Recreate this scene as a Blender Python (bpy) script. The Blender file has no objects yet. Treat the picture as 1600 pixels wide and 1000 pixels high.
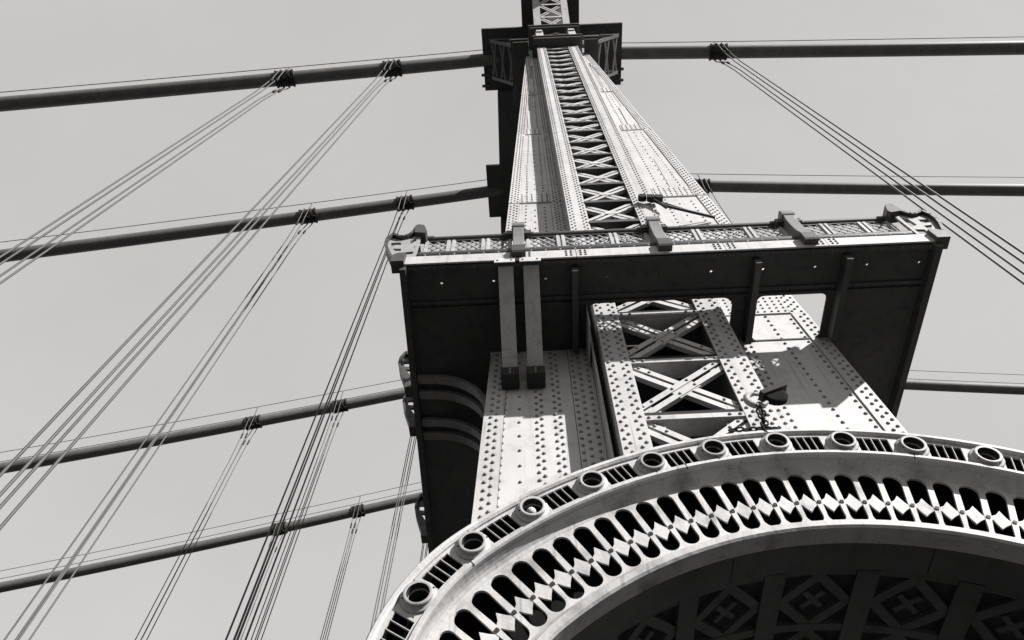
import bpy, bmesh, math, random
from mathutils import Vector, Matrix
random.seed(7)
SC = bpy.context.scene
COL = SC.collection

# ------------------------------------------------------------------ camera
TH, ROLL = math.radians(30.0), 0.0442          # zenith angle of the lens axis, roll
Xc = Vector((math.cos(ROLL), -math.sin(ROLL), 0))
Zc = Vector((-math.sin(ROLL)*math.sin(TH), -math.cos(ROLL)*math.sin(TH), math.cos(TH)))
Yc = Zc.cross(Xc)
RW = Matrix((Xc, Yc, Zc))
right, up, back = RW @ Vector((1, 0, 0)), RW @ Vector((0, -1, 0)), RW @ Vector((0, 0, -1))
cam_d = bpy.data.cameras.new('camera')
cam = bpy.data.objects.new('camera', cam_d); COL.objects.link(cam)
cam.matrix_world = Matrix(((right.x, up.x, back.x, 0), (right.y, up.y, back.y, 0), (right.z, up.z, back.z, 0), (0, 0, 0, 1)))
cam_d.sensor_width = 36; cam_d.sensor_fit = 'HORIZONTAL'
cam_d.lens = 1108/1600*36
cam_d.shift_x = -28/1600
cam_d.clip_start = 0.05; cam_d.clip_end = 5000
SC.camera = cam

# ------------------------------------------------------------------ sky and sun
SUN_DIR = Vector((-1.2, 1.0, -1.0)).normalized()      # the way the light travels
elev = math.asin(-SUN_DIR.z)
azim = math.atan2(-SUN_DIR.x, -SUN_DIR.y)
W = bpy.data.worlds.new('World'); SC.world = W; W.use_nodes = True
nt = W.node_tree; nt.nodes.clear()
sky = nt.nodes.new('ShaderNodeTexSky'); sky.sky_type = 'NISHITA'; sky.sun_disc = False
sky.sun_elevation = elev; sky.sun_rotation = azim
sky.air_density = 1.0; sky.dust_density = 0.6; sky.ozone_density = 1.0
sep = nt.nodes.new('ShaderNodeSeparateColor')           # blue-sensitive black and white film
comb = nt.nodes.new('ShaderNodeCombineColor')
m2 = nt.nodes.new('ShaderNodeMath'); m2.operation = 'MULTIPLY'; m2.inputs[1].default_value = 0.968
haze = nt.nodes.new('ShaderNodeMix'); haze.data_type = 'FLOAT'; haze.inputs[0].default_value = 0.9   # thin even haze over the whole dome
haze.inputs[3].default_value = 1.25
bg = nt.nodes.new('ShaderNodeBackground'); bg.inputs['Strength'].default_value = 0.15
wo = nt.nodes.new('ShaderNodeOutputWorld')
nt.links.new(sky.outputs[0], sep.inputs[0])
nt.links.new(sep.outputs[2], haze.inputs[2])
stc = nt.nodes.new('ShaderNodeTexCoord'); smp = nt.nodes.new('ShaderNodeMapping'); smp.inputs['Scale'].default_value = (1.0, 1.6, 1.2)
veil = nt.nodes.new('ShaderNodeTexNoise'); veil.inputs['Scale'].default_value = 1.7; veil.inputs['Detail'].default_value = 7; veil.inputs['Roughness'].default_value = 0.6
vr = nt.nodes.new('ShaderNodeMapRange'); vr.inputs[1].default_value = 0.25; vr.inputs[2].default_value = 0.75; vr.inputs[3].default_value = 0.93; vr.inputs[4].default_value = 1.07
vm = nt.nodes.new('ShaderNodeMath'); vm.operation = 'MULTIPLY'        # faint high cloud veil
nt.links.new(stc.outputs['Generated'], smp.inputs[0]); nt.links.new(smp.outputs[0], veil.inputs['Vector']); nt.links.new(veil.outputs['Fac'], vr.inputs[0])
nt.links.new(haze.outputs[0], vm.inputs[0]); nt.links.new(vr.outputs[0], vm.inputs[1])
nt.links.new(vm.outputs[0], comb.inputs[0])
nt.links.new(vm.outputs[0], m2.inputs[0])
nt.links.new(m2.outputs[0], comb.inputs[1]); nt.links.new(m2.outputs[0], comb.inputs[2])
nt.links.new(comb.outputs[0], bg.inputs['Color']); nt.links.new(bg.outputs[0], wo.inputs[0])
sd = bpy.data.lights.new('sun', 'SUN'); sd.energy = 4.0; sd.angle = math.radians(0.5); sd.color = (1.0, 0.98, 0.965)
sun = bpy.data.objects.new('sun', sd); COL.objects.link(sun)
sun.rotation_euler = SUN_DIR.to_track_quat('-Z', 'Y').to_euler()
sun.location = (20, -20, 30)
vs = SC.view_settings
vs.view_transform = 'Standard'; vs.look = 'None'; vs.gamma = 1.0; vs.exposure = 1.55; vs.use_curve_mapping = False
SC.cycles.max_bounces = 6; SC.cycles.diffuse_bounces = 4

# ------------------------------------------------------------------ materials
def paint(name, base, var=0.1, rough=0.55, grime=0.25, streak=0.25, bump=0.05, scale=1.0):
    m = bpy.data.materials.new(name); m.use_nodes = True
    n = m.node_tree.nodes; l = m.node_tree.links
    p = n['Principled BSDF']; p.inputs['Roughness'].default_value = rough
    p.inputs['Specular IOR Level'].default_value = 0.3
    tc = n.new('ShaderNodeTexCoord')
    def noise(sc, vec=(1, 1, 1), det=5):
        mp = n.new('ShaderNodeMapping'); mp.inputs['Scale'].default_value = vec
        l.new(tc.outputs['Object'], mp.inputs[0])
        t = n.new('ShaderNodeTexNoise'); t.inputs['Scale'].default_value = sc*scale; t.inputs['Detail'].default_value = det
        l.new(mp.outputs[0], t.inputs['Vector']); return t.outputs['Fac']
    def ramp(src, a, b, lo, hi):
        r = n.new('ShaderNodeMapRange'); r.inputs[1].default_value = a; r.inputs[2].default_value = b
        r.inputs[3].default_value = lo; r.inputs[4].default_value = hi; l.new(src, r.inputs[0]); return r.outputs[0]
    def mul(a, b):
        q = n.new('ShaderNodeMath'); q.operation = 'MULTIPLY'; l.new(a, q.inputs[0]); l.new(b, q.inputs[1]); return q.outputs[0]
    v = ramp(noise(1.3), 0.3, 0.7, base*(1-var), base*(1+var))
    g = ramp(noise(5.0, det=8), 0.52, 0.72, 1.0, 1-grime)
    s = ramp(noise(9.0, (1, 1, 0.06), 4), 0.55, 0.8, 1.0, 1-streak)
    f = ramp(noise(60.0, det=2), 0.3, 0.7, 0.94, 1.06)
    oi = n.new('ShaderNodeObjectInfo'); pl = ramp(oi.outputs['Random'], 0.0, 1.0, 0.88, 1.06)     # no two plates were painted quite alike
    drip = ramp(noise(26.0, (1, 1, 0.025), 3), 0.62, 0.72, 1.0, 1-streak*1.3)
    o = mul(mul(mul(mul(mul(v, g), s), f), pl), drip)
    cc = n.new('ShaderNodeCombineColor'); l.new(o, cc.inputs[0])
    for i, k in ((1, 0.985), (2, 0.97)):
        q = n.new('ShaderNodeMath'); q.operation = 'MULTIPLY'; q.inputs[1].default_value = k; l.new(o, q.inputs[0]); l.new(q.outputs[0], cc.inputs[i])
    l.new(cc.outputs[0], p.inputs['Base Color'])
    if bump:
        b = n.new('ShaderNodeBump'); b.inputs['Strength'].default_value = bump; b.inputs['Distance'].default_value = 0.02
        l.new(noise(22.0, det=6), b.inputs['Height']); l.new(b.outputs[0], p.inputs['Normal'])
    return m
M = {
    'steel': paint('painted_steel', 0.355, 0.07, 0.55, 0.2, 0.26),
    'steel_b': paint('painted_steel_weathered', 0.29, 0.12, 0.6, 0.35, 0.35),
    'cast': paint('painted_cast_iron', 0.335, 0.16, 0.6, 0.5, 0.25, 0.25, 0.8),
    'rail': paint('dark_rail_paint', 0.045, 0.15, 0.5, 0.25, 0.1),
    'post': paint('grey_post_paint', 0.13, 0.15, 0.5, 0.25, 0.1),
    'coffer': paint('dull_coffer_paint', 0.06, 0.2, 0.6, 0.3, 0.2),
    'boss': paint('worn_boss_paint', 0.25, 0.2, 0.55, 0.45, 0.1, 0.15),
    'lattice': paint('grey_lattice_paint', 0.2, 0.15, 0.5, 0.25, 0.1),
    'under': paint('shade_dark_steel', 0.042, 0.15, 0.65, 0.35, 0.3),  # steel darkened to carry the shade of undersides and column interiors
    'cable': paint('wrapped_cable', 0.08, 0.12, 0.6, 0.3, 0.0, 0.1),
    'rope': paint('steel_rope', 0.055, 0.1, 0.6, 0.2, 0.0, 0.0),
    'near_black': paint('shade_black', 0.008, 0.2, 0.9, 0.3, 0.0, 0.0),  # near-black stands in for shade in the arch hollows; also the pulley block
    'rivet': paint('shade_dark_rivet_paint', 0.17, 0.3, 0.6, 0.3, 0.0, 0.0),  # darkened all over to stand for the rivets' shaded undersides
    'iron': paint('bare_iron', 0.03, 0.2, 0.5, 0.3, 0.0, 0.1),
    'asphalt': paint('asphalt_pavement', 0.045, 0.2, 0.85, 0.3, 0.0, 0.2),
}

for k_ in ('near_black', 'iron'): M[k_].node_tree.nodes['Principled BSDF'].inputs['Specular IOR Level'].default_value = 0.05

# ------------------------------------------------------------------ mesh helpers
class MB:
    def __init__(s): s.v = []; s.f = []; s.sm = []
    def add(s, vs, fs, smooth=False):
        o = len(s.v); s.v += [tuple(v) for v in vs]
        s.f += [tuple(i+o for i in f) for f in fs]; s.sm += [smooth]*len(fs); return s
    def box(s, x0, x1, y0, y1, z0, z1):
        vs = [(x, y, z) for z in (z0, z1) for y in (y0, y1) for x in (x0, x1)]
        return s.add(vs, [(0, 2, 3, 1), (4, 5, 7, 6), (0, 1, 5, 4), (2, 6, 7, 3), (0, 4, 6, 2), (1, 3, 7, 5)])
    def prism(s, poly, a, b, mp):
        """poly: 2D loop; mp(u, v, t) -> 3D; extruded from t=a to t=b"""
        n = len(poly)
        vs = [mp(u, v, a) for u, v in poly] + [mp(u, v, b) for u, v in poly]
        fs = [tuple(range(n-1, -1, -1)), tuple(range(n, 2*n))] + [(i, (i+1) % n, n+(i+1) % n, n+i) for i in range(n)]
        return s.add(vs, fs)
    def quad(s, pts, y0, y1):            # trapezoid plate given in (x, z)
        return s.prism(pts, y0, y1, lambda u, v, t: (u, t, v))
    def bar(s, p0, p1, w, h, side):      # box along p0->p1, w along side, h across
        p0, p1 = Vector(p0), Vector(p1); d = (p1-p0).normalized()
        a = Vector(side); a = (a - d*a.dot(d)).normalized(); b = d.cross(a)
        vs = [p + a*(i*w/2) + b*(j*h/2) for p in (p0, p1) for i, j in ((-1, -1), (1, -1), (1, 1), (-1, 1))]
        return s.add(vs, [(0, 1, 2, 3), (7, 6, 5, 4), (0, 4, 5, 1), (1, 5, 6, 2), (2, 6, 7, 3), (3, 7, 4, 0)])
    def tube(s, pts, r, seg=10, caps=True):
        pts = [Vector(p) for p in pts]; n = len(pts); vs = []; fs = []
        ref = Vector((0.3, 0.1, 0.95)) if abs((pts[-1]-pts[0]).normalized().z) < 0.8 else Vector((1, 0.1, 0))
        for i, p in enumerate(pts):
            t = (pts[min(i+1, n-1)] - pts[max(i-1, 0)]).normalized()
            a = (ref - t*ref.dot(t)).normalized(); b = t.cross(a)
            rr = r[i] if isinstance(r, (list, tuple)) else r
            vs += [p + a*(rr*math.cos(k*2*math.pi/seg)) + b*(rr*math.sin(k*2*math.pi/seg)) for k in range(seg)]
        for i in range(n-1):
            for k in range(seg):
                k2 = (k+1) % seg; fs.append((i*seg+k, i*seg+k2, (i+1)*seg+k2, (i+1)*seg+k))
        s.add(vs, fs, True)
        if caps:
            s.add(vs[:seg], [tuple(range(seg-1, -1, -1))]); s.add(vs[-seg:], [tuple(range(seg))])
        return s
    def lathe(s, prof, stations, closed=True, smooth=False):
        """prof [(R, Y)] swept through stations [(ox, oz, dx, dz)]"""
        n = len(prof); m = len(stations)
        vs = [(ox+dx*R, Y, oz+dz*R) for ox, oz, dx, dz in stations for R, Y in prof]
        fs = []
        for i in range(m-1):
            for k in range(n if closed else n-1):
                k2 = (k+1) % n; fs.append((i*n+k, i*n+k2, (i+1)*n+k2, (i+1)*n+k))
        s.add(vs, fs, smooth)
        if closed:
            s.add(vs[:n], [tuple(range(n))]); s.add(vs[-n:], [tuple(range(n-1, -1, -1))])
        return s
    def rivet(s, x, y, z, r=0.023, h=None, seg=7, nrm=(0, -1, 0)):
        h = h or r*0.85
        N = Vector(nrm); a = Vector((1, 0, 0)) if abs(N.x) < 0.7 else Vector((0, 1, 0)); b = N.cross(a); c = Vector((x, y, z))
        vs = []
        for rr, hh in ((1.0, 0), (0.86, 0.5), (0.48, 0.88)):
            vs += [c + N*(h*hh) + a*(r*rr*math.cos(k*2*math.pi/seg)) + b*(r*rr*math.sin(k*2*math.pi/seg)) for k in range(seg)]
        vs.append(c + N*h)
        fs = []
        for i in range(2):
            fs += [(i*seg+k, i*seg+(k+1) % seg, (i+1)*seg+(k+1) % seg, (i+1)*seg+k) for k in range(seg)]
        fs += [(2*seg+k, 2*seg+(k+1) % seg, 3*seg) for k in range(seg)]
        return s.add(vs, fs, True)
    def build(s, name, mat, parent=None, bevel=0, fix=True):
        me = bpy.data.meshes.new(name); me.from_pydata(s.v, [], s.f)
        me.polygons.foreach_set('use_smooth', s.sm)
        if fix:
            bm = bmesh.new(); bm.from_mesh(me); bmesh.ops.recalc_face_normals(bm, faces=bm.faces); bm.to_mesh(me); bm.free()
        me.materials.append(M[mat]); me.update()
        return link(name, me, parent, bevel)
def link(name, me, parent=None, bevel=0):
    o = bpy.data.objects.new(name, me); COL.objects.link(o)
    if parent is not None:
        o.parent = parent; o.matrix_parent_inverse = parent_inv(parent)
    if bevel:
        b = o.modifiers.new('bevel', 'BEVEL'); b.width = bevel; b.segments = 2; b.limit_method = 'ANGLE'
    return o
def world_loc(o):
    p = Vector(o.location); q = o.parent
    while q is not None:
        p = p + Vector(q.location); q = q.parent
    return p
def parent_inv(p):
    if p.type == 'EMPTY': return Matrix.Translation(-Vector(p.location))
    return Matrix.Identity(4)
def tag(o, label=None, cat=None, group=None, kind=None):
    if label: o['label'] = label
    if cat: o['category'] = cat
    if group: o['group'] = group
    if kind: o['kind'] = kind
    return o
def thing(name, label, cat, loc, group=None):
    o = bpy.data.objects.new(name, None); COL.objects.link(o); o.location = loc; o.empty_display_size = 0.2
    return tag(o, label, cat, group)
def holed(name, outer, holes, y0, y1, mat, parent, bevel=0.0, mp=None):
    """flat plate with holes; loops in 2D, mp maps (u, v, t) with t from y0 to y1"""
    cu = bpy.data.curves.new(name, 'CURVE'); cu.dimensions = '2D'; cu.fill_mode = 'BOTH'
    cu.extrude = abs(y1-y0)/2 - bevel; cu.bevel_depth = bevel; cu.bevel_resolution = 1 if bevel else 0
    for lp in [outer] + holes:
        sp = cu.splines.new('POLY'); sp.points.add(len(lp)-1)
        for p, (u, v) in zip(sp.points, lp): p.co = (u, v, 0, 1)
        sp.use_cyclic_u = True
    ob = bpy.data.objects.new(name, cu); COL.objects.link(ob)
    me = bpy.data.meshes.new_from_object(ob.evaluated_get(bpy.context.evaluated_depsgraph_get()))
    bpy.data.objects.remove(ob); bpy.data.curves.remove(cu)
    mid = (y0+y1)/2; mp = mp or (lambda u, v, t: (u, t, v))
    for v in me.vertices: v.co = mp(v.co.x, v.co.y, mid - v.co.z)
    bm = bmesh.new(); bm.from_mesh(me); bmesh.ops.recalc_face_normals(bm, faces=bm.faces); bm.to_mesh(me); bm.free()
    me.materials.clear(); me.materials.append(M[mat])
    for p in me.polygons: p.use_smooth = False
    return link(name, me, parent)

SKEW = -0.036                      # the tower stands a little askew to its balcony front
GZ = -1.6                          # pavement below eye level

# ------------------------------------------------------------------ ground
g = MB().add([(-2500, -2500, GZ), (2500, -2500, GZ), (2500, 2500, GZ), (-2500, 2500, GZ)], [(0, 1, 2, 3)]).build('pavement', 'asphalt')
tag(g, kind='structure')

# ------------------------------------------------------------------ near tower column
Y0 = 6.0
def XL(z): return -0.99 + 0.0385*z
def XR(z): return 5.138 - 0.0513*z
TOPZ = 40.5
BOT = 3.75
col = thing('tower_column', 'riveted pale steel tower column with latticed front rising behind the balcony', 'tower column', (2.05, 7.2, BOT))
# --- side and back walls of the box
w = MB()
for f, sgn in ((XL, 1), (XR, -1)):
    a = f(BOT) ; b = f(TOPZ)
    w.add([(a+sgn*.02, Y0+.03, BOT), (a+sgn*.06, Y0+.03, BOT), (b+sgn*.06, Y0+.03, TOPZ), (b+sgn*.02, Y0+.03, TOPZ),
           (a+sgn*.02, 8.4, BOT), (a+sgn*.06, 8.4, BOT), (b+sgn*.06, 8.4, TOPZ), (b+sgn*.02, 8.4, TOPZ)],
          [(0, 1, 2, 3), (7, 6, 5, 4), (0, 4, 5, 1), (1, 5, 6, 2), (2, 6, 7, 3), (3, 7, 4, 0)])
w.build('side_wall', 'steel', col)
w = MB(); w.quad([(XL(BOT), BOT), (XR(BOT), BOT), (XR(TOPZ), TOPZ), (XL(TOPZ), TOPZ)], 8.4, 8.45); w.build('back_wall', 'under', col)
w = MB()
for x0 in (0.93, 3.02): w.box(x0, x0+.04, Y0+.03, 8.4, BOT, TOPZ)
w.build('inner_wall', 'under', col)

riv = MB()
def rows(xf, z0, z1, pitch, y, stagger=0.0, r=0.023, seg=7):
    z = z0 + stagger*pitch
    while z < z1:
        riv.rivet(xf(z) if callable(xf) else xf, y, z, r, seg=seg); z += pitch
# --- face plates, cut at the splices
SPL = [BOT, 10.2, 15.9, 21.8, 27.2, 32.3, 36.9]
for i in range(len(SPL)-1):
    z0, z1 = SPL[i]+.012, SPL[i+1]-.012
    yo = 0.010*(i % 2)                           # alternate courses stand a little proud
    for side in (0, 1):
        if side == 0:
            edge = XL; aw = 0.28 if i == 0 else 0.26; e1 = lambda z: XL(z)+aw; inner = 0.90; i2 = 0.557 if i == 0 else 0.60
            web = [(e1(z0), z0), (i2, z0), (i2, z1), (e1(z1), z1)]
            cor = [(XL(z0), z0), (e1(z0)-.006, z0), (e1(z1)-.006, z1), (XL(z1), z1)]
            inn = [(i2+.008, z0), (inner, z0), (inner, z1), (i2+.008, z1)]
        else:
            e1 = lambda z: XR(z)-.26; inner = 3.06 if i == 0 else 2.78; i2 = inner+.30
            web = [(i2, z0), (e1(z0), z0), (e1(z1), z1), (i2, z1)]
            cor = [(e1(z0)+.006, z0), (XR(z0), z0), (XR(z1), z1), (e1(z1)+.006, z1)]
            inn = [(inner, z0), (i2-.008, z0), (i2-.008, z1), (inner, z1)]
        MB().quad(web, Y0+yo, Y0+.04+yo).build('web_plate', 'steel', col)
        MB().quad(cor, Y0-.022+yo, Y0+.03+yo).build('corner_angle', 'steel', col)
        MB().quad(inn, Y0-.014+yo, Y0+.03+yo).build('inner_angle', 'steel', col)
        if i > 0:   # splice cover strip at the foot of each upper course
            lo, hi = (e1(z0)+.01, i2-.01) if side == 0 else (i2+.01, e1(z0)-.01)
            MB().quad([(lo, z0+.02), (hi, z0+.02), (hi, z0+.62), (lo, z0+.62)], Y0-.016, Y0+.02).build('splice_plate', 'steel', col)
            k = max(3, int((hi-lo)/0.11))
            for a in range(k):
                for b in range(5):
                    riv.rivet(lo+.05+(hi-lo-.1)*a/(k-1), Y0-.016, z0+.08+.115*b, 0.024, seg=6)
            # narrow stiffening strip part way up
            xm = lo+(hi-lo)*(.42 if side == 0 else .6)
            MB().quad([(xm-.10, z0+.63), (xm+.10, z0+.63), (xm+.10, z0+3.0), (xm-.10, z0+3.0)], Y0-.010, Y0+.02).build('cover_strip', 'steel', col)
        y_w, y_c, y_i = Y0+yo, Y0-.022+yo, Y0-.014+yo
        if i == 0 and side == 0:
            for x, st, yy in ((-.486-.138, 0, y_c), (-.541, .5, y_c), (-.449, .25, y_w), (.037, .1, y_w), (.107, .6, y_w), (.291, .2, y_w),
                              (.363, .75, y_w), (.608, .3, y_i), (.708, .8, y_i), (.823, .4, y_i)):
                f = (lambda z, x=x: x + .0385*(z-6.89)) if x < -.3 else x
                rows(f, z0+.03, z1-.03, 0.141, yy, st, 0.028, 8)
            rows(-.202, z0+.1, z1, 0.29, y_w, 0, 0.025, 8)
        elif i == 0:
            for dx, st, yy in ((.06, 0, y_i), (.16, .5, y_i), (.25, .2, y_i), (.36, .7, y_w)):
                rows(inner+dx, z0+.03, z1-.03, 0.141, yy, st, 0.028, 8)
            for dx, st, yy in ((.06, 0, y_c), (.15, .5, y_c), (.32, .25, y_w), (.7, .1, y_w)):
                rows(lambda z, dx=dx: XR(z)-dx, z0+.03, z1-.03, 0.141, yy, st, 0.028, 8)
        else:
            s = 1 if side == 0 else -1
            for dx, st in ((.06, 0), (.14, .5), (.21, .1)):
                rows(lambda z, dx=dx: (XL(z) if side == 0 else XR(z))+s*dx, z0+.05, z1-.05, 0.16, y_c, st, 0.026, 6)
                rows(inner-s*dx, z0+.05, z1-.05, 0.16, y_i, st, 0.026, 6)
            lo0, hi0 = (e1(z0), i2) if side == 0 else (i2, e1(z0))
            lo1, hi1 = (e1(z1), i2) if side == 0 else (i2, e1(z1))
            for q, st, pt in ((.22, 0, .2), (.5, .5, .36), (.8, .2, .2)):
                def fx(z, q=q):
                    t = (z-z0)/(z1-z0); return (lo0+(lo1-lo0)*t)*(1-q)+(hi0+(hi1-hi0)*t)*q
                rows(fx, z0+.75, z1-.1, pt, y_w, st, 0.026, 6)

# --- projecting latticed frame, lower (below the balcony) and upper
def lattice(zb, zt, xs, yl, struts, bar_w, gap, tie_h, web_out, heavy, base):
    """xs: outer/inner edges of the two flanges; struts: levels of the cross ties"""
    x0, x1, x2, x3 = xs
    for a, b, ow, iw in ((x0, x1, x0-web_out, x1), (x2, x3, x3+web_out, x2)):
        MB().box(a, b, yl, yl+.03, zb, zt).build('flange_plate', 'steel', col, bevel=.004)
        q = MB(); s = 1 if ow < a+.001 and a == x0 else -1
        q.box(min(ow, ow+s*.03), max(ow, ow+s*.03), yl+(.2 if heavy else .034), Y0-.026, zb, zt)
        if heavy: q.box(min(a, b-.03) if s > 0 else b-.05, min(a, b-.03)+.03 if s > 0 else b-.02, yl+.034, yl+.45, zb, zt)
        q.build('frame_web', 'steel_b', col)
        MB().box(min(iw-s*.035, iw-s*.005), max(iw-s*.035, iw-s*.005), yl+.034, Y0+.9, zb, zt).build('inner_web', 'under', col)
        wf = b-a
        offs = (.055, .115, wf-.115, wf-.055) if heavy else (.05, .11, wf-.11, wf-.05)
        pt = .165 if heavy else .16
        for k, dx in enumerate(offs):
            rows(a+dx, zb+.04, zt-.04, pt, yl, .5*(k % 2), .027 if heavy else .026, 8 if heavy else 6)
    xi0, xi1 = x1-.03, x2+.03
    yb = yl+.034
    for k, z in enumerate(struts):
        # tie: a lit vertical leg with a near-black bar above it standing for the shaded recess
        if heavy:
            MB().box(x1+.004, x2-.004, yl+.006, yl+.022, z-.09, z-.005).box(x1+.004, x2-.004, yl+.022, yl+.30, z-.09, z-.076).build('tie_angle', 'steel', col)
            MB().box(x1+.004, x2-.004, yl+.03, yl+.14, z, z+.085).build('tie_bar', 'iron', col)
        else:
            MB().box(x1-.02, x2+.02, yl+.0315, yl+.0335, z-.03, z+.03).box(x1+.004, x2-.004, yl-.02, yl+.20, z-.07, z+.05).build('tie_bar', 'under', col)
        if heavy:
            for dx in (.03, .16): riv.rivet(xi0+.05+dx, yl+.006, z-.045, .026, seg=8); riv.rivet(xi1-.05-dx, yl+.006, z-.045, .026, seg=8)
    for k in range(len(struts)-1):
        za, zc = struts[k]+tie_h*.45+.02, struts[k+1]-tie_h*.65-.02
        for d in (0, 1):
            p0, p1 = ((xi0, za), (xi1, zc)) if d == 0 else ((xi0, zc), (xi1, za))
            u = Vector((p1[0]-p0[0], p1[1]-p0[1])); u.normalize(); nrm = Vector((-u.y, u.x))
            y = yb + (0.004 if d == 0 else 0.024); q = MB()
            for s in (-1, 1):
                off = nrm*(s*(bar_w/2+gap/2)); hw = nrm*(bar_w/2)
                pts = [Vector(p0)+off-hw, Vector(p1)+off-hw, Vector(p1)+off+hw, Vector(p0)+off+hw]
                q.quad([tuple(p) for p in pts], y, y+.016)
                # turned-in leg that gives the strip its depth
                e = off + hw*s*.86; pts = [Vector(p0)+e-hw*.12, Vector(p1)+e-hw*.12, Vector(p1)+e+hw*.12, Vector(p0)+e+hw*.12]
                q.quad([tuple(p) for p in pts], y+.018, y+.08)
            o = q.build('lacing_bar', 'steel', col)
            if not heavy:      # the rear plane of lacing, deeper in the column
                a_, b_ = (p1[1], p0[1]); pts = [(xi0, a_-.05), (xi1, b_-.05), (xi1, b_+.05), (xi0, a_+.05)]
                MB().quad(pts, yl+.52+.02*d, yl+.535+.02*d).build('rear_lacing_bar', 'steel_b', col)
            if heavy:
                for t in (.07, .17, .83, .93):
                    p = Vector(p0).lerp(Vector(p1), t)
                    riv.rivet(p.x+nrm.x*(bar_w/2+gap/2), y, p.y+nrm.y*(bar_w/2+gap/2), .024, seg=8)
        if heavy:
            c = ((p0[0]+p1[0])/2, (za+zc)/2)
            pp = ((xi0, za), (xi1, zc)); u = Vector((pp[1][0]-pp[0][0], pp[1][1]-pp[0][1])).normalized(); n_ = Vector((-u.y, u.x))
            hw = n_*(bar_w+gap/2+.018); L = u*.2
            pts = [Vector(c)-L-hw, Vector(c)+L-hw, Vector(c)+L+hw, Vector(c)-L+hw]
            MB().quad([tuple(p) for p in pts], yb+.0205, yb+.0235).build('gusset_plate', 'steel', col)
            for a in (-.15, .15):
                for b in (-1, 1):
                    p = Vector(c)+u*a+n_*(b*(bar_w/2+gap/2)); riv.rivet(p.x, yb+.004, p.y, .024, seg=8)
            # corner gussets
            for xx, zz, sx, sz in ((xi0, zc, 1, -1), (xi1, zc, -1, -1), (xi0, za, 1, 1), (xi1, za, -1, 1)):
                poly = [(xx, zz), (xx+sx*.27, zz), (xx+sx*.27, zz+sz*.06), (xx+sx*.12, zz+sz*.2), (xx, zz+sz*.2)]
                MB().quad(poly, yb+.042, yb+.058).build('gusset_plate', 'steel', col)
        else:
            MB().quad([((xi0+xi1)/2-.13, (za+zc)/2-.06), ((xi0+xi1)/2+.13, (za+zc)/2-.06), ((xi0+xi1)/2+.13, (za+zc)/2+.06), ((xi0+xi1)/2-.13, (za+zc)/2+.06)],
                      yb-.006, yb+.0035).build('gusset_plate', 'steel', col)
YL = 5.5
lattice(BOT, 10.9, (1.014, 1.375, 2.61, 3.0), YL, [4.45, 5.74, 7.03, 8.30, 9.62, 10.8], .085, .05, .17, .11, True, 0)
zs = [11.1+1.13*k for k in range(9)]
while zs[-1] < 34: zs.append(zs[-1]+.98)
lattice(11.0, 34.6, (0.884, 1.285, 2.305, 2.76), YL, zs, .085, .045, .15, 0.0, False, 0)
o = riv.build('rivets', 'rivet', col, fix=False); o['kind'] = 'stuff'

# --- head of the lattice: cornice, consoles, rosette, leaning upper panel
MB().box(.74, 2.92, 5.12, 6.0, 34.75, 35.0).box(.66, 3.0, 5.05, 6.0, 35.0, 35.12).build('cornice', 'rail', col, bevel=.02)
MB().box(.78, 2.88, 5.3, 6.0, 35.13, 37.3).build('pedestal_block', 'rail', col)
MB().box(.62, 3.0, 5.0, 6.0, 37.3, 37.5).box(.55, 3.08, 4.92, 6.0, 37.5, 37.7).build('cornice', 'rail', col, bevel=.02)
for x in (.88, 2.42): MB().box(x, x+.36, 5.12, 5.3, 35.2, 36.9).box(x+.03, x+.33, 5.05, 5.12, 36.5, 36.9).build('console', 'steel_b', col, bevel=.02)
q = MB(); q.tube([(1.85, 5.3, 36.2), (1.85, 5.2, 36.2)], .3, 16); q.tube([(1.85, 5.22, 36.2), (1.85, 5.14, 36.2)], .14, 12); q.build('rosette', 'rail', col)
def lean(u, v, t):   # panel leaning out towards the street; v runs up its slope
    return (u, 5.25 - v*.37 - t*.93, 37.75 + v*.93 - t*.37)
for a, b in ((.86, 1.22), (2.32, 2.66)):
    MB().prism([(a, 0), (b, 0), (b+.0, 3.9), (a+.0, 3.9)], 0, .05, lean).build('flange_plate', 'steel', col)
q = MB()
for k in range(3):
    for s in (0, 1):
        v0, v1 = .15+1.25*k, 1.2+1.25*k; a, b = (1.2, 2.34) if s == 0 else (2.34, 1.2)
        for dv in (-.09, .09):
            q.prism([(a, v0+dv-.05), (b, v1+dv-.05), (b, v1+dv+.05), (a, v0+dv+.05)], .0+.02*s, .018+.02*s, lean)
    q.prism([(1.2, 1.25*(k+1)-.05), (2.34, 1.25*(k+1)-.05), (2.34, 1.25*(k+1)+.06), (1.2, 1.25*(k+1)+.06)], .045, .06, lean)
q.build('lacing', 'steel', col)
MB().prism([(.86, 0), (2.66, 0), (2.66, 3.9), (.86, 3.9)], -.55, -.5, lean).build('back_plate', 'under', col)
# side cornices at the column shoulders
for x0, x1 in ((-.25, .5), (3.15, 3.75)):
    MB().box(x0, x1, 5.35, 8.3, 35.4, 35.6).box(x0-.08*(x0 < 1), x1+.08*(x0 > 1), 5.25, 8.3, 35.6, 35.75).build('cornice', 'rail', col, bevel=.02)
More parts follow.
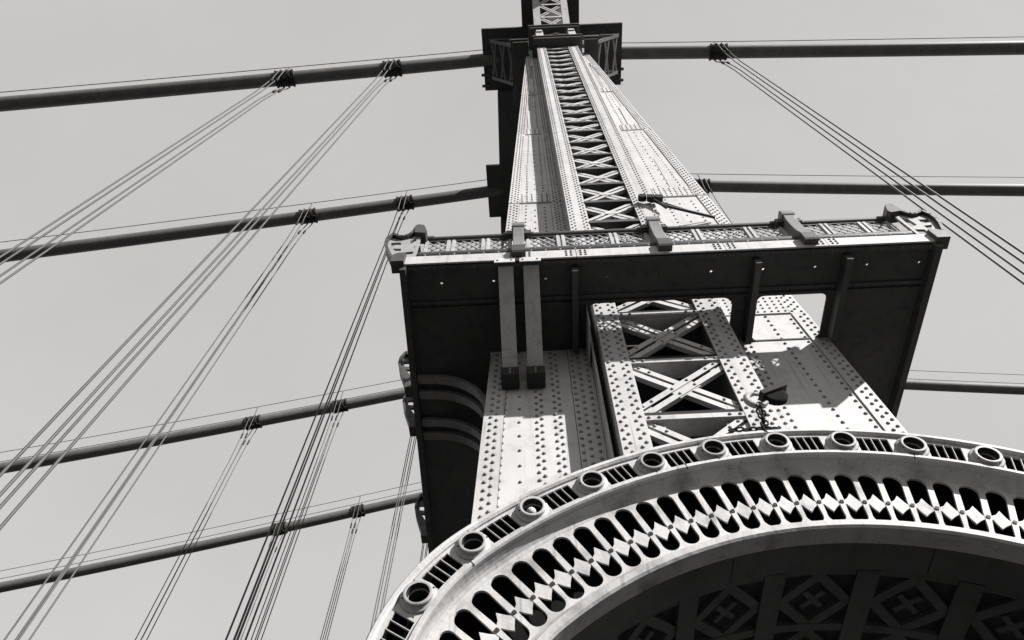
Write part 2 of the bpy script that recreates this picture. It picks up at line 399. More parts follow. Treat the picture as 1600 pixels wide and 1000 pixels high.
# latticed brackets carrying the arms
for s, xr, xo in ((-1, XL(37)-.05, -1.45), (1, XR(37)+.05, 5.4)):
    q = MB(); xm = xr
    pts = [((xm, 37.4), (xo, 40.6)), ((xm, 40.4), (xo, 40.5)), ((xm, 38.6), ((xm+xo)/2, 40.5)), (((xm+xo)/2, 39.1), (xo, 40.5))]
    for y in (6.0, 7.9):
        for (a, b), (c, d) in pts: q.bar((a, y, b), (c, y, d), .16, .1, (0, 1, 0))
    for t in (.1, .35, .6, .85):
        a = (xm+(xo-xm)*t, 6.0, 37.4+3.2*t); b = (xm+(xo-xm)*(t+.13), 7.9, 37.4+3.2*(t+.13))
        q.bar(a, b, .12, .04, (s, 0, 1)); q.bar((b[0], 6.0, b[2]), (a[0], 7.9, a[2]), .12, .04, (s, 0, 1))
    q.build('arm_bracket', 'post' if s > 0 else 'rail', col)  # left bracket darker: its shade is put into the colour

# ------------------------------------------------------------------ saddle platforms, rear columns, top girder
CAB_Y = [7.2, 14.93, 28.63, 38.4]
def sk(y): return SKEW*(y-7.2)
heads = ['cross-shaped dark saddle platform on top of the near tower column', 'dark saddle platform half hidden left of the column, at the second cable',
         'saddle platform where the third cable meets the tower, behind the balcony', 'saddle platform of the farthest cable, behind the balcony']
for i, y in enumerate(CAB_Y):
    s = sk(y); zb = 41.8
    t = thing('saddle_platform', heads[i], 'platform', (1.9+s, y, zb), 'saddle platforms over the tower columns')
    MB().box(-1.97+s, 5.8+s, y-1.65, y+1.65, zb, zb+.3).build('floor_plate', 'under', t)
    if i == 0: MB().box(.28, 3.42, 1.5, 5.545, zb, zb+.3).build('front_arm', 'under', t)  # lengthened out of view to throw shade on the left bracket
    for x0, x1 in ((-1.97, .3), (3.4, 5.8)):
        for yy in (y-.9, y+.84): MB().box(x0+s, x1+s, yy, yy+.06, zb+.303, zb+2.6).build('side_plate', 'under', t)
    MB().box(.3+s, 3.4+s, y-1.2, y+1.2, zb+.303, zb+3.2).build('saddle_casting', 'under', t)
    if i == 0:
        for cx in (-.75, 4.4):
            q = MB()
            for a in (45, 135):
                u = Vector((math.cos(math.radians(a)), math.sin(math.radians(a)), 0))*.55
                q.bar(Vector((cx, 6.3, zb-.02))-u, Vector((cx, 6.3, zb-.02))+u, .05, .2, (0, 0, 1))
            q.build('cross_rib', 'rail', t)
        for cx in (-1.5, 5.2):
            q = MB(); q.tube([(cx, 6.3, zb-.05), (cx, 6.3, zb)], .28, 14); q.tube([(cx, 6.3, zb-.12), (cx, 6.3, zb-.05)], .13, 10); q.build('rosette', 'rail', t)
        for x in (-1.9, 5.7):
            for yy in (7.9, 8.5): MB().box(x-.22, x+.22, yy, yy+.14, zb-.16, zb-.02).build('lug', 'rail', t)
rear = ['second tower column from the front, mostly hidden behind the near column', 'third tower column, hidden behind the near column', 'farthest tower column, hidden behind the others']
for i, y in enumerate(CAB_Y[1:]):
    s = sk(y); t = thing('tower_column', rear[i], 'tower column', (1.9+s, y, GZ), 'tower columns in line')
    q = MB(); y0, y1 = y-1.2, y+1.2
    vs = [(XL(GZ)+s, y0, GZ), (XR(GZ)+s, y0, GZ), (XR(GZ)+s, y1, GZ), (XL(GZ)+s, y1, GZ), (XL(41.7)+s, y0, 41.78), (XR(41.7)+s, y0, 41.78), (XR(41.7)+s, y1, 41.78), (XL(41.7)+s, y1, 41.78)]
    q.add(vs, [(0, 3, 2, 1), (4, 5, 6, 7), (0, 1, 5, 4), (1, 2, 6, 5), (2, 3, 7, 6), (3, 0, 4, 7)]); q.build('shaft', 'steel_b', t)
    for x0, x1 in ((.9, 1.3), (2.3, 2.75)): MB().box(x0+s, x1+s, y0-.35, y0-.003, 10.8, 36).build('flange_plate', 'steel_b', t)
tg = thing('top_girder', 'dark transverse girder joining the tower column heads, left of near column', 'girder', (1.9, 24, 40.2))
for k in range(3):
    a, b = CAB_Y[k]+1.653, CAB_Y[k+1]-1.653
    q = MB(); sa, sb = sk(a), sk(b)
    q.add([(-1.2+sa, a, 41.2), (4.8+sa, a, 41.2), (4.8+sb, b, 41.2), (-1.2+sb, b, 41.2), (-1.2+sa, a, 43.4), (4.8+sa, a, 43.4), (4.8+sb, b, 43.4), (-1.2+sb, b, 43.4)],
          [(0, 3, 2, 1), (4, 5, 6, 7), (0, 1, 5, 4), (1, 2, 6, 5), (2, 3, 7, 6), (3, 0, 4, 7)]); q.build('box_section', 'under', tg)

# ------------------------------------------------------------------ main cables and suspenders
def cable_z(x, s):
    u = x - (1.85+s)
    return 43.0 + (0.29*u + 0.0009*u*u if u < 0 else -0.2*u + 0.0008*u*u)
which = ['topmost', 'second', 'third', 'lowest']
for i, y in enumerate(CAB_Y):
    s = sk(y)
    c = thing('main_cable', '%s thick dark suspension cable crossing the sky' % which[i], 'cable', (1.85+s, y, 43.0), 'main cables')
    xs = [-75+3*k for k in range(26)]+[1.85+s]+[4+2.5*k for k in range(18)]
    MB().tube([(x, y, cable_z(x, s)) for x in xs], .35, 18).build('wrapped_strand', 'cable', c)
    for dy in (-.35, .35): MB().tube([(x, y+dy, cable_z(x, s)+1.25) for x in xs], .022, 5).build('hand_rope', 'rope', c)
    ks = [(-1.45+s-5.45*k, 'left', k) for k in range(1, 3 if i < 2 else 4)] + [(11.08+s+5.45*k, 'right', k+1) for k in range(0, 1 if i < 2 else 0)]
    for x, side, k in ks:
        z = cable_z(x, s); sl = (cable_z(x+.1, s)-cable_z(x-.1, s))/.2; d = Vector((1, 0, sl)).normalized(); n = Vector((-sl, 0, 1)).normalized()
        p = Vector((x, y, z)); q = MB()
        q.tube([p-d*.48, p-d*.44, p+d*.44, p+d*.48], [.37, .41, .41, .37], 18)
        for e in (-.42, -.14, .14, .42): q.tube([p+d*(e-.05), p+d*(e+.05)], .455, 18)
        for e in (-.33, 0, .33):
            for sy in (-1, 1):
                b = p+d*e+n*.42+Vector((0, sy*.12, 0)); q.bar(b-d*.09, b+d*.09, .12, .14, (0, 1, 0))
                b = p+d*e-n*.42+Vector((0, sy*.12, 0)); q.bar(b-d*.09, b+d*.09, .12, .14, (0, 1, 0))
        q.build('cable_band', 'iron', c)
        for dy in (-.35, .35): MB().tube([(x, y+dy*.8, z+.4), (x, y+dy, z+1.25)], .03, 5).build('rope_stanchion', 'rope', c)
        # four rope legs hanging from the band
        num = ['first', 'second', 'third', 'fourth', 'fifth', 'sixth', 'seventh', 'eighth', 'ninth', 'tenth'][k-1]
        h = thing('suspender', '%s set of hanging ropes %s of the tower on the %s cable' % (num, side, which[i]), 'suspender', (x, y, z), 'suspenders hanging from the cables')
        for e in (-.14, .14):
            for sy in (-1, 1):
                arc = [p+d*e+n*(.47*math.cos(a))+Vector((0, sy*.47*math.sin(a), 0)) for a in [0, .4, .8, 1.2, 1.6]]
                tl = .03 if i == 0 and side == 'left' else .008                       # ropes hang a little out of plumb
                tail = [(x+e, y+sy*.43, z-.5), (x+e-1.6*tl, y+sy*.28, z-1.6), (x+e-4*tl, y+sy*.20, z-4), (x+e-(z-GZ)*tl, y+sy*.20, GZ)]
                MB().tube(arc+tail, .027, 6).build('rope', 'rope', h)
                MB().tube([(x+e, y+sy*.29, z-1.5), (x+e, y+sy*.27, z-1.9)], .06, 6).build('rope_clip', 'iron', h)

# ------------------------------------------------------------------ balcony
YB, ZD = 4.41, 9.40
XB0, XB1 = -1.85, 6.0
bal = thing('tower_balcony', 'dark underside of steel balcony wrapped round the tower column', 'balcony', (2.0, 6, ZD))
def rrect(x0, x1, y0, y1, r, n=6):
    out = []
    for cx, cy, a0 in ((x1-r, y1-r, 0), (x0+r, y1-r, 90), (x0+r, y0+r, 180), (x1-r, y0+r, 270)):
        out += [(cx+r*math.cos(math.radians(a0+90*k/n)), cy+r*math.sin(math.radians(a0+90*k/n))) for k in range(n+1)]
    return out
def circ(x, y, r, n=10): return [(x+r*math.cos(k*2*math.pi/n), y+r*math.sin(k*2*math.pi/n)) for k in range(n)]
drains = [(-1.283+.772*k+(.14 if k > 2 else 0), 4.74) for k in range(10)]
holes = [circ(x, y, .022) for x, y in drains] + [rrect(.87, 3.09, 5.19, 5.985, .16), rrect(3.46, 4.52, 5.19, 5.985, .1)]
flat = lambda u, v, t: (u, v, t)
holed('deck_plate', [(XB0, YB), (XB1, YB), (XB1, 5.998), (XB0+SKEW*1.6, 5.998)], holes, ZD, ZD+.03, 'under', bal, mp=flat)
q = MB()
q.prism([(XB0+SKEW*1.6, 6.0), (XL(ZD)-.01, 6.0), (XL(ZD)-.01, 8.46), (XR(ZD)+.01, 8.46), (XR(ZD)+.01, 6.0), (XB1, 6.0), (XB1, 13.2), (XB0+SKEW*8.8, 13.2)], ZD, ZD+.03, flat)
q.build('side_deck', 'under', bal)
# fascia strip in lengths, with the rivets of its joints
fr = MB()
cuts = [XB0, -.10, .72, 2.9, 4.4, XB1]
for a, b in zip(cuts[:-1], cuts[1:]):
    MB().box(a+.004, b-.004, YB-.03, YB-.003, ZD-.03, ZD+.22).build('fascia', 'steel', bal, bevel=.004)
for x in cuts[1:-1]:
    for dx in (-.14, -.07, .07, .14):
        for z in (ZD+.03, ZD+.10, ZD+.17): fr.rivet(x+dx, YB-.03, z, .022, seg=7)
o = fr.build('rivets', 'rivet', bal, fix=False); o['kind'] = 'stuff'
q = MB(); q.prism([(XB0, YB), (XB0+.09, YB), (XB0+.09+SKEW*8.8, 13.2), (XB0+SKEW*8.8, 13.2)], ZD-.16, ZD-.002, flat); q.build('edge_beam', 'under', bal)
MB().box(XB1-.1, XB1, YB, 13.2, ZD-.16, ZD-.002).build('edge_beam', 'under', bal)
for x in (.64, 3.3, 4.62): MB().box(x, x+.09, YB+.12, 5.92, ZD-.2, ZD-.002).build('rib', 'rail', bal)
MB().box(XB0+.1, XB1-.1, YB+.02, YB+.08, ZD-.06, ZD-.002).build('front_rib', 'under', bal)
for y in (5.02, 5.12): MB().box(XB0+.1, XB1-.1, y, y+.05, ZD-.035, ZD-.002).build('seam_angle', 'under', bal)
dr = MB()
for k in range(52):
    x = XB0+.2+k*.145
    for y in (5.045, 5.145): dr.rivet(x, y, ZD-.035, .02, seg=6, nrm=(0, 0, -1))
    dr.rivet(x, YB+.05, ZD-.06, .02, seg=6, nrm=(0, 0, -1))
o = dr.build('rivets', 'rail', bal, fix=False); o['kind'] = 'stuff'
MB().box(.858, .872, 5.22, 5.97, 8.85, ZD-.002).build('coaming', 'steel', bal)
# paired raking struts from the fascia to the column, with heads and shoes
for a, b in ((-.43, -.21), (-.065, .165)):
    q = MB(); vs = [(x, y, z) for (y, z) in ((4.47, ZD-.07), (5.86, 8.55), (5.86, 8.78), (4.47, ZD-.006)) for x in (a, b)]
    q.add(vs, [(0, 2, 3, 1), (2, 4, 5, 3), (4, 6, 7, 5), (6, 0, 1, 7), (0, 6, 4, 2), (1, 3, 5, 7)])
    q.build('raking_strut', 'steel', bal, bevel=.006)
    MB().box(a-.02, b+.02, 5.70, 5.97, 8.36, 8.545).build('strut_shoe', 'iron', bal, bevel=.01)
    MB().box(a-.05, b+.03, YB-.05, YB-.034, ZD-.15, ZD-.012).build('strut_head', 'steel', bal, bevel=.003)
    bo = MB(); bo.rivet(a, YB-.05, ZD-.09, .018); bo.rivet(b-.02, YB-.05, ZD-.09, .018)
    for zz in (8.40, 8.45, 8.50): bo.rivet(b+.02, 5.80, zz, .014, nrm=(1, 0, 0)); bo.rivet((a+b)/2, 5.70, zz, .014)
    o = bo.build('bolts', 'rivet', bal, fix=False); o['kind'] = 'stuff'
# curved brackets under the side deck
for y in (6.32, 6.62, 7.18, 7.46):
    s = SKEW*(y-YB); q = MB(); x0, x1 = XB0+s+.1, XL(8.4)+.0
    R_ = .98; pts = []
    for k in range(11):
        a = math.radians(90-85*k/10); pts.append((x1-R_+R_*math.cos(a)-.02, ZD-.06-R_+R_*math.sin(a)))
    pts = [(x0, ZD-.05)] + pts
    for (a, b), (c, d) in zip(pts[:-1], pts[1:]):
        n = Vector((b-d, c-a)).normalized()*.03
        q.add([(a-n.x, y, b-n.y), (c-n.x, y, d-n.y), (c+n.x, y, d+n.y), (a+n.x, y, b+n.y), (a-n.x, y+.15, b-n.y), (c-n.x, y+.15, d-n.y), (c+n.x, y+.15, d+n.y), (a+n.x, y+.15, b+n.y)],
              [(0, 1, 2, 3), (7, 6, 5, 4), (0, 4, 5, 1), (1, 5, 6, 2), (2, 6, 7, 3), (3, 7, 4, 0)])
    q.build('curved_bracket', 'post', bal)

# --- railing
rail = thing('balcony_railing', 'ornate iron railing with diamond lattice panels along the balcony edge', 'railing', (2.0, YB, ZD+.3))
def post(x, y, ang, k=1.0, web='rail', flange='rail', name='post'):
    """profile: u outwards, w up; ang = direction of u in plan"""
    ca, sa = math.cos(ang), math.sin(ang); z0 = ZD-.03
    def mp(u, w, t): return (x+u*k*ca-t*sa, y+u*k*sa+t*ca, z0+w)
    outer = [(.0, -.02), (.11, .02), (.20, .25), (.29, .52), (.335, .72), (.335, .90), (.27, 1.07)]
    inner = [(.27, 1.07), (.20, .98), (.10, .92), (.02, .94), (-.05, 1.02), (-.09, 1.12), (-.11, 1.26)]
    root = MB()
    def strip(path, wd, th, b):
        for m in range(len(path)-1):
            (a0, b0), (a1, b1) = path[m], path[m+1]; d = Vector((a1-a0, b1-b0)).normalized(); n = Vector((-d.y, d.x))*th
            b.prism([(a0, b0), (a1+d.x*.008, b1+d.y*.008), (a1+d.x*.008-n.x, b1+d.y*.008-n.y), (a0-n.x, b0-n.y)], -wd/2, wd/2, mp)
    strip(outer, .16, -.045, root); strip(inner, .16, .045, root)
    o = root.build(name, flange, rail)
    # pierced web between the flanges
    wo_ = [(-.08, .0), (.09, .03), (.18, .26), (.265, .52), (.31, .72), (.31, .88), (.255, 1.02), (.20, .96), (.10, .895), (.02, .915), (-.06, .99), (-.10, 1.12), (-.12, 1.24), (-.19, 1.22), (-.19, .12)]
    wh = [[(.06, .36), (.20, .60), (.06, .58)], [(.08, .67), (.25, .70), (.25, .82), (.10, .82)], [(-.14, .55), (-.02, .62), (-.04, .86), (-.13, .96)], [(-.14, .16), (.03, .14), (.0, .44), (-.14, .46)]]
    holed('web', wo_, wh, -.02, .02, web, o, mp=mp)
    MB().prism([(-.27, .98), (-.10, 1.02), (-.08, 1.30), (-.13, 1.34), (-.22, 1.30), (-.29, 1.06)], -.10, .10, mp).build('cap', flange, o)
    MB().prism([(-.06, -.03), (.13, -.03), (.13, .2), (.06, .26), (-.06, .26)], -.10, .10, mp).build('foot', 'rail', o)
def front_post(x):
    def mp(u, w, t): return (x+t, YB-.02-u, ZD-.03+w)
    body = [(-.16, .30), (.105, .30), (.10, .34), (.08, .42), (.062, .55), (.055, .72), (.055, .92), (.075, 1.06), (-.16, 1.06)]
    o = MB().prism(body, -.085, .085, mp).build('post', 'post', rail, bevel=.008)
    MB().prism([(-.16, .05), (.10, .05), (.12, .08), (.12, .275), (.10, .295), (-.16, .295)], -.10, .10, mp).build('foot', 'rail', o)
    MB().prism([(-.17, 1.065), (.085, 1.065), (.10, 1.09), (.10, 1.19), (.07, 1.23), (-.17, 1.23)], -.10, .10, mp).build('cap', 'post', o)
    for s in (-1, 1): MB().prism([(-.10, .98), (.0, .98), (.0, 1.10), (-.10, 1.10)], s*.09, s*.20, mp).build('rail_socket', 'rail', o)
FP = [-.12, 2.02, 4.15]
post(XB0, YB, math.pi, 1.0, 'lattice')
for x in FP: front_post(x)
post(XB1, YB, 0, 1.0, 'lattice')
for y in (6.63, 7.44, 9.96): post(XB0+SKEW*(y-YB), y, math.pi)  # webs darker than the corner post's sunlit one, shade put into the colour
YR = YB+.10
zt, zb_ = ZD+1.10, ZD+.36
ends = [XB0+.14] + FP + [XB1-.14]
for a, b in zip(ends[:-1], ends[1:]):
    a2, b2 = a+.08, b-.08
    MB().tube([(a2, YR, zt), (b2, YR, zt)], .055, 12).build('top_rail', 'rail', rail)
    for e in (a2, b2-.16): MB().tube([(e, YR, zt), (e+.16, YR, zt)], .07, 12).build('rail_collar', 'rail', rail)
    q = MB(); q.tube([(a2, YR-.03, zb_), (b2, YR-.03, zb_)], .095, 12)
    o = q.build('bottom_rail', 'rail', rail)
    rr = MB(); n = int((b2-a2)/.22)
    for k in range(n): rr.rivet(a2+.1+k*.22, YR-.105, zb_-.06, .018, seg=6, nrm=(0, -.8, -.6))
    r_ = rr.build('rivets', 'steel_b', rail, fix=False); r_['kind'] = 'stuff'
    MB().box(a2, b2, YR-.02, YR+.02, zt-.10, zt-.075).build('lattice_header', 'rail', rail)
    # uprights: a narrow bay, a wide bay, a narrow bay
    L = b2-a2; ups = [a2+.06, a2+.06+.24*L, a2+.14+.24*L, b2-.14-.24*L, b2-.06-.24*L, b2-.06]
    for x in ups:
        q = MB(); q.box(x-.022, x+.022, YR-.035, YR+.02, zb_+.06, zt-.10); q.box(x-.034, x+.034, YR-.018, YR-.006, zb_+.06, zt-.10)
        q.build('upright', 'steel_b', rail)
    for x0, x1 in ((ups[0], ups[1]), (ups[2], ups[3]), (ups[4], ups[5])):
        lo, hi = zb_+.06, zt-.10; H = hi-lo; q = MB(); step = .135
        for sgn in (1, -1):
            k = -int(H/step)-1
            while k*step < (x1-x0)+H:
                xa = x0+k*step; pa, pb = (xa, lo), (xa+H*.8, hi)
                if sgn < 0: pa, pb = (x0+x1-pa[0], lo), (x0+x1-pb[0], hi)
                def clip(p, q_):
                    (ax, az), (bx, bz) = p, q_
                    t0, t1 = 0., 1.; dx = bx-ax
                    for lim, sg in ((x0, 1), (x1, -1)):
                        den = dx*sg; num = (lim-ax)*sg
                        t = num/den
                        if den > 0: t0 = max(t0, t)
                        else: t1 = min(t1, t)
                    return None if t1-t0 < .08 else ((ax+dx*t0, az+(bz-az)*t0), (ax+dx*t1, az+(bz-az)*t1))
                c = clip(pa, pb)
                if c: q.bar((c[0][0], YR+.006*sgn, c[0][1]), (c[1][0], YR+.006*sgn, c[1][1]), .011, .024, (0, 1, 0))
                k += 1
        if q.v:
            o = q.build('lattice_panel', 'lattice', rail)
# side runs
for xa, kx in ((XB0+.1, SKEW), (XB1-.1, 0)):
    pts = [(xa+kx*(y-YB), y, zt) for y in (YB+.2, 13)]; MB().tube(pts, .055, 10).build('top_rail', 'rail', rail)
    MB().bar((xa, YB+.2, zb_), (xa+kx*8.6, 13, zb_), .1, .1, (1, 0, 0)).build('bottom_rail', 'rail', rail)

# ------------------------------------------------------------------ rod with pulleys on the column above the railing
rod = thing('stay_rod', 'thin dark rod with small pulleys slanting across the right column face', 'rod', (2.7, 5.4, 14.3))
MB().tube([(2.62, 5.38, 14.25), (3.0, 5.55, 14.2), (4.10, 5.92, 14.35)], .035, 8).build('rod', 'iron', rod)
MB().tube([(2.62, 5.40, 14.33), (4.0, 5.93, 14.42)], .018, 6).build('rod', 'iron', rod)
for x, z in ((2.5, 14.3), (2.68, 14.25), (2.84, 14.22)):
    MB().tube([(x, 5.32, z), (x, 5.44, z)], .09, 12).build('pulley', 'iron', rod)
MB().tube([(2.68, 5.36, 14.25), (2.9, 5.4, 13.7)], .025, 6).build('hanger', 'iron', rod)

# ------------------------------------------------------------------ portal arch
CX, CZ = 2.0, 0.5
arch = thing('portal_arch', 'pale ornamental cast portal arch with bosses and rows of slots', 'arch', (CX, 3.9, GZ))
A0, A1 = 31.0, 149.0               # the curve tightens towards the springing, then drops into straight legs
def inset(a):
    return 0.00097*max(0.0, abs(a-90)-40)**2
def station(a):
    dx, dz = math.cos(math.radians(a)), math.sin(math.radians(a)); return (CX-dx*inset(a), CZ-dz*inset(a), dx, dz)
def stations(a0, a1, n, legs=True):
    st = [station(a0+(a1-a0)*k/n) for k in range(n+1)]
    if legs:
        f, l = st[0], st[-1]; st = [(f[0], f[1]-5.2, f[2], f[3])] + st + [(l[0], l[1]-5.2, l[2], l[3])]
    return st
ST = stations(A0, A1, 150)
def ring(name, prof, mat='cast', smooth=False): return MB().lathe(prof, ST, True, smooth).build(name, mat, arch)
ring('outer_rim', [(3.905, 4.30), (3.935, 4.30), (3.965, 3.76), (3.965, 3.70), (3.95, 3.685), (3.925, 3.685), (3.91, 3.70), (3.905, 3.74)])
ring('frieze_rim', [(3.655, 3.80), (3.655, 3.70), (3.665, 3.685), (3.69, 3.685), (3.70, 3.70), (3.70, 3.80)])
ring('cove', [(3.652, 3.74), (3.648, 3.775), (3.638, 3.80), (3.62, 3.82), (3.595, 3.828), (3.595, 3.855), (3.62, 3.86), (3.652, 3.85)])
ring('lower_rim', [(3.07, 3.828), (3.06, 3.80), (3.03, 3.78), (3.0, 3.72), (2.985, 3.70), (2.935, 3.695), (2.92, 3.71), (2.92, 3.86), (2.99, 3.86)])
ring('soffit', [(2.918, 3.865), (2.918, 4.12), (2.95, 4.12), (2.95, 3.865)], 'coffer')
ring('back_wall', [(3.05, 4.26), (3.903, 4.26), (3.903, 4.29), (3.05, 4.29)], 'near_black')
ring('shade_liner', [(3.886, 3.735), (3.886, 4.258), (3.90, 4.258), (3.90, 3.735)], 'near_black')  # added dark sheet, hides sunlit inner faces behind the frieze slots
ring('shade_liner', [(3.034, 3.855), (3.034, 4.258), (3.046, 4.258), (3.046, 3.855)], 'near_black')  # added dark sheet over the soffit top, keeps the lower slots black
ring('partition', [(3.66, 3.86), (3.66, 4.258), (3.68, 4.258), (3.68, 3.86)], 'near_black')
def pol(R, a): R -= inset(a); return (CX+R*math.cos(math.radians(a)), CZ+R*math.sin(math.radians(a)))
def sector(R0, R1, a0, a1, n=140):
    return [pol(R1, a0+(a1-a0)*k/n) for k in range(n+1)] + [pol(R0, a1-(a1-a0)*k/n) for k in range(n+1)]
BO = [91.6+7.72*k for k in range(-9, 10)]; BO = [a for a in BO if 34 < a < 146.5]
# frieze with four slots between each pair of bosses
YF = 3.715
fh = []
for a in BO[:-1]:
    m = a+7.72/2
    for k in (-1.5, -.5, .5, 1.5):
        c = m+.25+k*.93; dw = math.degrees(.0285/3.8); tl = .12      # a slight slant
        fh.append([pol(3.725, c-dw-tl), pol(3.725, c+dw-tl), pol(3.884, c+dw+tl), pol(3.884, c-dw+tl)])
for a in BO: fh.append([(x, z) for x, z in circ(*pol(3.80, a), .07, 20)])
holed('frieze', sector(3.702, 3.908, A0, A1), fh, YF, YF+.016, 'cast', arch)
# slotted plate
YP = 3.83
ph = []; PA = []; a = 96.1-2.84*27
while a < 147:
    if a > 33: PA.append(a)
    a += 2.84
def pill(a):
    def loc(r, t): return pol(r, a+math.degrees(t/r))
    wu, wl = .067, .063; pts = []
    top, bot = 3.585-wu, 3.09+wl
    for k in range(9):
        th = math.pi*k/8; pts.append(loc(top+wu*math.sin(th), wu*math.cos(th)))
    pts.append(loc(3.32, -.059))
    for k in range(9):
        th = math.pi*k/8; pts.append(loc(bot-wl*math.sin(th), -wl*math.cos(th)))
    pts.append(loc(3.32, .059))
    return pts
for a in PA: ph.append(pill(a))
holed('slotted_plate', sector(3.05, 3.605, A0, A1), ph, YP, YP+.02, 'cast', arch)
for e in (A0, A1):                  # plain bands of the straight legs
    f = station(e); st = [f, (f[0], f[1]-5.2, f[2], f[3])]
    MB().lathe([(3.05, YP), (3.60, YP), (3.60, YP+.02), (3.05, YP+.02)], st).build('leg_plate', 'cast', arch)
    MB().lathe([(3.702, YF), (3.908, YF), (3.908, YF+.016), (3.702, YF+.016)], st).build('leg_plate', 'cast', arch)
# star-shaped bridges across each slot, and studs on the bars between
def oriented(a, R):
    c = pol(R, a); er = (math.cos(math.radians(a)), math.sin(math.radians(a))); et = (-er[1], er[0])
    return lambda u, v, t: (c[0]+u*et[0]+v*er[0], t, c[1]+u*et[1]+v*er[1])
for a in PA:
    star = [(-.066, .006), (-.048, .012), (-.03, .038), (.0, .09), (.03, .04), (.056, .022), (.066, .006), (.066, -.012), (.048, -.02), (.032, -.05), (.004, -.09), (-.03, -.05), (-.056, -.028), (-.066, -.012)]
    MB().prism(star, YP+.003, YP+.018, oriented(a, 3.285)).build('star_bridge', 'cast', arch)
    mp = oriented(a+1.42, 3.285)
    MB().prism([(-.010, -.015), (.010, -.015), (.015, 0), (.010, .015), (-.010, .015), (-.015, 0)], YP-.007, YP-.001, mp).build('stud', 'iron', arch)
# bosses: flared collar and open cup
def boss(a):
    c = pol(3.80, a)
    prof = [(.120, YF-.001), (.120, YF-.012), (.113, YF-.018), (.100, YF-.021), (.094, YF-.026), (.090, YF-.036), (.096, YF-.041), (.096, YF-.050), (.089, YF-.055), (.074, YF-.051)]
    n = len(prof); q = MB(); vs = [(c[0]+R*math.cos(i*2*math.pi/28), Y, c[1]+R*math.sin(i*2*math.pi/28)) for i in range(28) for R, Y in prof]
    q.add(vs, [(i*n+k, i*n+k+1, ((i+1) % 28)*n+k+1, ((i+1) % 28)*n+k) for i in range(28) for k in range(n-1)], True)
    o = q.build('boss', 'boss', arch)
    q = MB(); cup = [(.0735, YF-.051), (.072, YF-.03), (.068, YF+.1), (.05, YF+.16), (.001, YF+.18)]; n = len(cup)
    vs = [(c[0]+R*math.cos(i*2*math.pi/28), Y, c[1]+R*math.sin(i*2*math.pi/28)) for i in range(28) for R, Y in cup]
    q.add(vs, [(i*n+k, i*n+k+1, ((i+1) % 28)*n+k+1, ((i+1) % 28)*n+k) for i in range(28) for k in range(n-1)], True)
    q.build('cup', 'iron', o)  # near-black colour stands for the shade inside the deep cup
    for k in range(4):
        t = math.radians(20+90*k); MB().rivet(c[0]+.094*math.cos(t), YF-.046, c[1]+.094*math.sin(t), .007, .016, 6, (math.cos(t), 0, math.sin(t))).build('bolt', 'iron', o)
    return o
for i, a in enumerate(BO): boss(a)
for a_, lb_ in ((BO[min(range(len(BO)), key=lambda k: abs(BO[k]-122.5))], 'small pale globe bulb inside an open boss of the arch'),):
    c = pol(3.80, a_); lb = MB()
    ts = [k*math.pi/8 for k in range(9)]
    lb.tube([(c[0]-.01, YF-.01-.036*math.cos(t), c[1]-.02) for t in ts], [max(.002, .036*math.sin(t)) for t in ts], 16)
    tag(lb.build('lamp_globe', 'cast'), lb_, 'bulb')

for a_ in (103.6, 76.4, 131.8, 48.2):     # open joints between the castings
    mp = oriented(a_, 3.0)
    MB().prism([(-.004, -.084), (.004, -.084), (.004, -.078), (-.004, -.078)], 3.87, 4.11, mp).build('joint_seam', 'iron', arch)
    MB().prism([(-.003, .655), (.003, .655), (.003, .703), (-.003, .703)], 3.683, 3.70, mp).build('joint_seam', 'iron', arch)

# coffered vault behind the arch
va = thing('coffered_vault', 'dark coffered vault with diamond panels under the arch', 'vault', (CX, 6, CZ))
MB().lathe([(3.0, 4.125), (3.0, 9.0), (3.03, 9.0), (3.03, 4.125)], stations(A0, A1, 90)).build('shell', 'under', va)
def vp(a, y, h): x, z = pol(2.998-h, a); return (x, y, z)
def vstrip(b, a0, y0, a1, y1, wd, h, n=5):
    d = Vector((math.radians(a1-a0)*3.0, y1-y0)).normalized(); nx, ny = -d.y*wd/2, d.x*wd/2; da = math.degrees(nx/3.0)
    vs = []
    for k in range(n+1):
        t = k/n; a, y = a0+(a1-a0)*t, y0+(y1-y0)*t
        vs += [vp(a-da, y-ny, 0), vp(a+da, y+ny, 0), vp(a+da, y+ny, h), vp(a-da, y-ny, h)]
    fs = []
    for k in range(n):
        for j in range(4): fs.append((k*4+j, k*4+(j+1) % 4, (k+1)*4+(j+1) % 4, (k+1)*4+j))
    fs += [(0, 1, 2, 3), tuple(n*4+j for j in (3, 2, 1, 0))]
    b.add(vs, fs)
CA, CYL = 13.0, .62
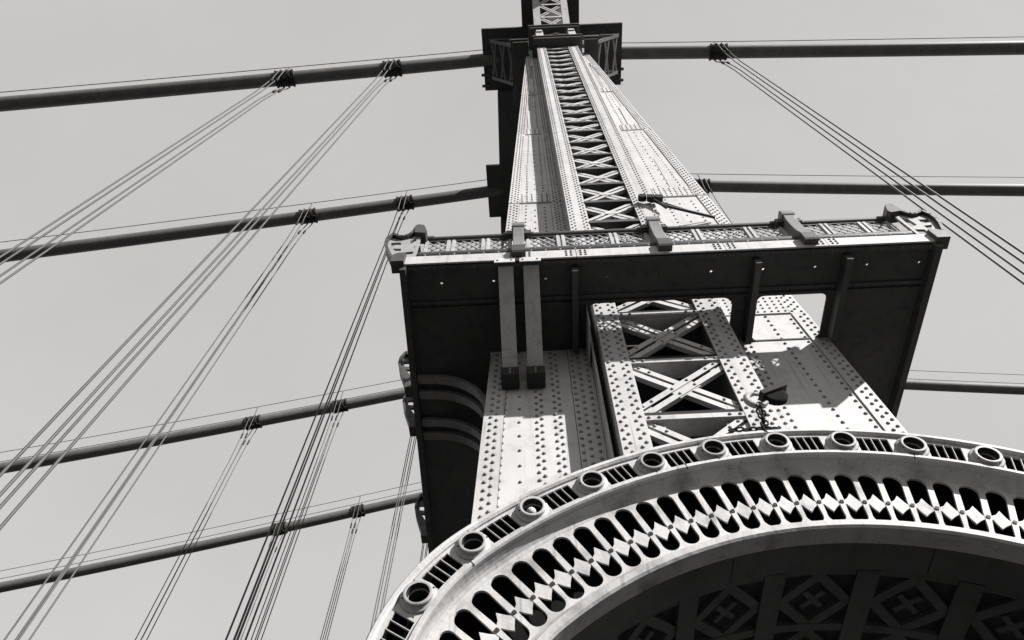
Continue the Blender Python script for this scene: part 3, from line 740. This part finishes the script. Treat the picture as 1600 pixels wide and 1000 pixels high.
for i in range(10):
    a0 = 31.5+CA*i
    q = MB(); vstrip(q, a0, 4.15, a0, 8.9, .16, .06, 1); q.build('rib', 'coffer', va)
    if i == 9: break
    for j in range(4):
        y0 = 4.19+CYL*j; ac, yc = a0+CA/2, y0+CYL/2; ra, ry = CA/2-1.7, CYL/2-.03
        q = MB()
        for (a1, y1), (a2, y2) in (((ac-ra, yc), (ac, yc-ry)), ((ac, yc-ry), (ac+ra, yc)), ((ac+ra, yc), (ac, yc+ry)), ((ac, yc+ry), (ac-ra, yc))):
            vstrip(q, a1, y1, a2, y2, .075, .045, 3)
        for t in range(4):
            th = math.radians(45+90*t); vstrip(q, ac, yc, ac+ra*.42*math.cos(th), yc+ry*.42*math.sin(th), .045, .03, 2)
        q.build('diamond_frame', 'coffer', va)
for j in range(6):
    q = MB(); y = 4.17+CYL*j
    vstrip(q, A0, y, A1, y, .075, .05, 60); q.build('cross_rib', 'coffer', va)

# ------------------------------------------------------------------ tackle hook and chain on the crown
hk = thing('tackle_hook', 'iron hook and pulley block with chain at the arch crown', 'hook', (1.95, 3.78, 4.47))
pts = [(1.92+.085*math.cos(math.radians(t)), 3.72, 4.90+.085*math.sin(math.radians(t))) for t in range(60, 331, 18)]
MB().tube(pts, [.018+.012*math.sin(math.pi*k/(len(pts)-1)) for k in range(len(pts))], 10).build('hook', 'steel_b', hk)
q = MB(); q.tube([(2.10, 3.715, 4.97), (2.10, 3.725, 4.97), (2.10, 3.765, 4.97), (2.10, 3.775, 4.97)], [.08, .11, .11, .08], 20); q.build('pulley_block', 'near_black', hk)
MB().bar((1.98, 3.74, 4.97), (2.22, 3.74, 5.08), .1, .05, (0, 1, 0)).build('strap', 'iron', hk)
for k in range(11):
    z = 4.80-.034*k; x = 1.915-.006*k+.012*math.sin(k*2.1); L = MB(); ang = k*1.3
    ps = [(x+.026*math.cos(t)*math.cos(ang), 3.70+.026*math.cos(t)*math.sin(ang)+.01*math.sin(k), z+.034*math.sin(t)) for t in [j*2*math.pi/10 for j in range(11)]]
    L.tube(ps, .0095, 6, False).build('chain_link', 'iron', hk)
for k in range(7):
    x = 1.60+.055*k; ps = [(x+.034*math.cos(t), 3.70+.02*math.sin(t)*(k % 2), 4.485+.012*math.sin(t)*(1-k % 2)+.006*math.sin(k*2)) for t in [j*2*math.pi/10 for j in range(11)]]
    MB().tube(ps, .0085, 6, False).build('chain_link', 'iron', hk)
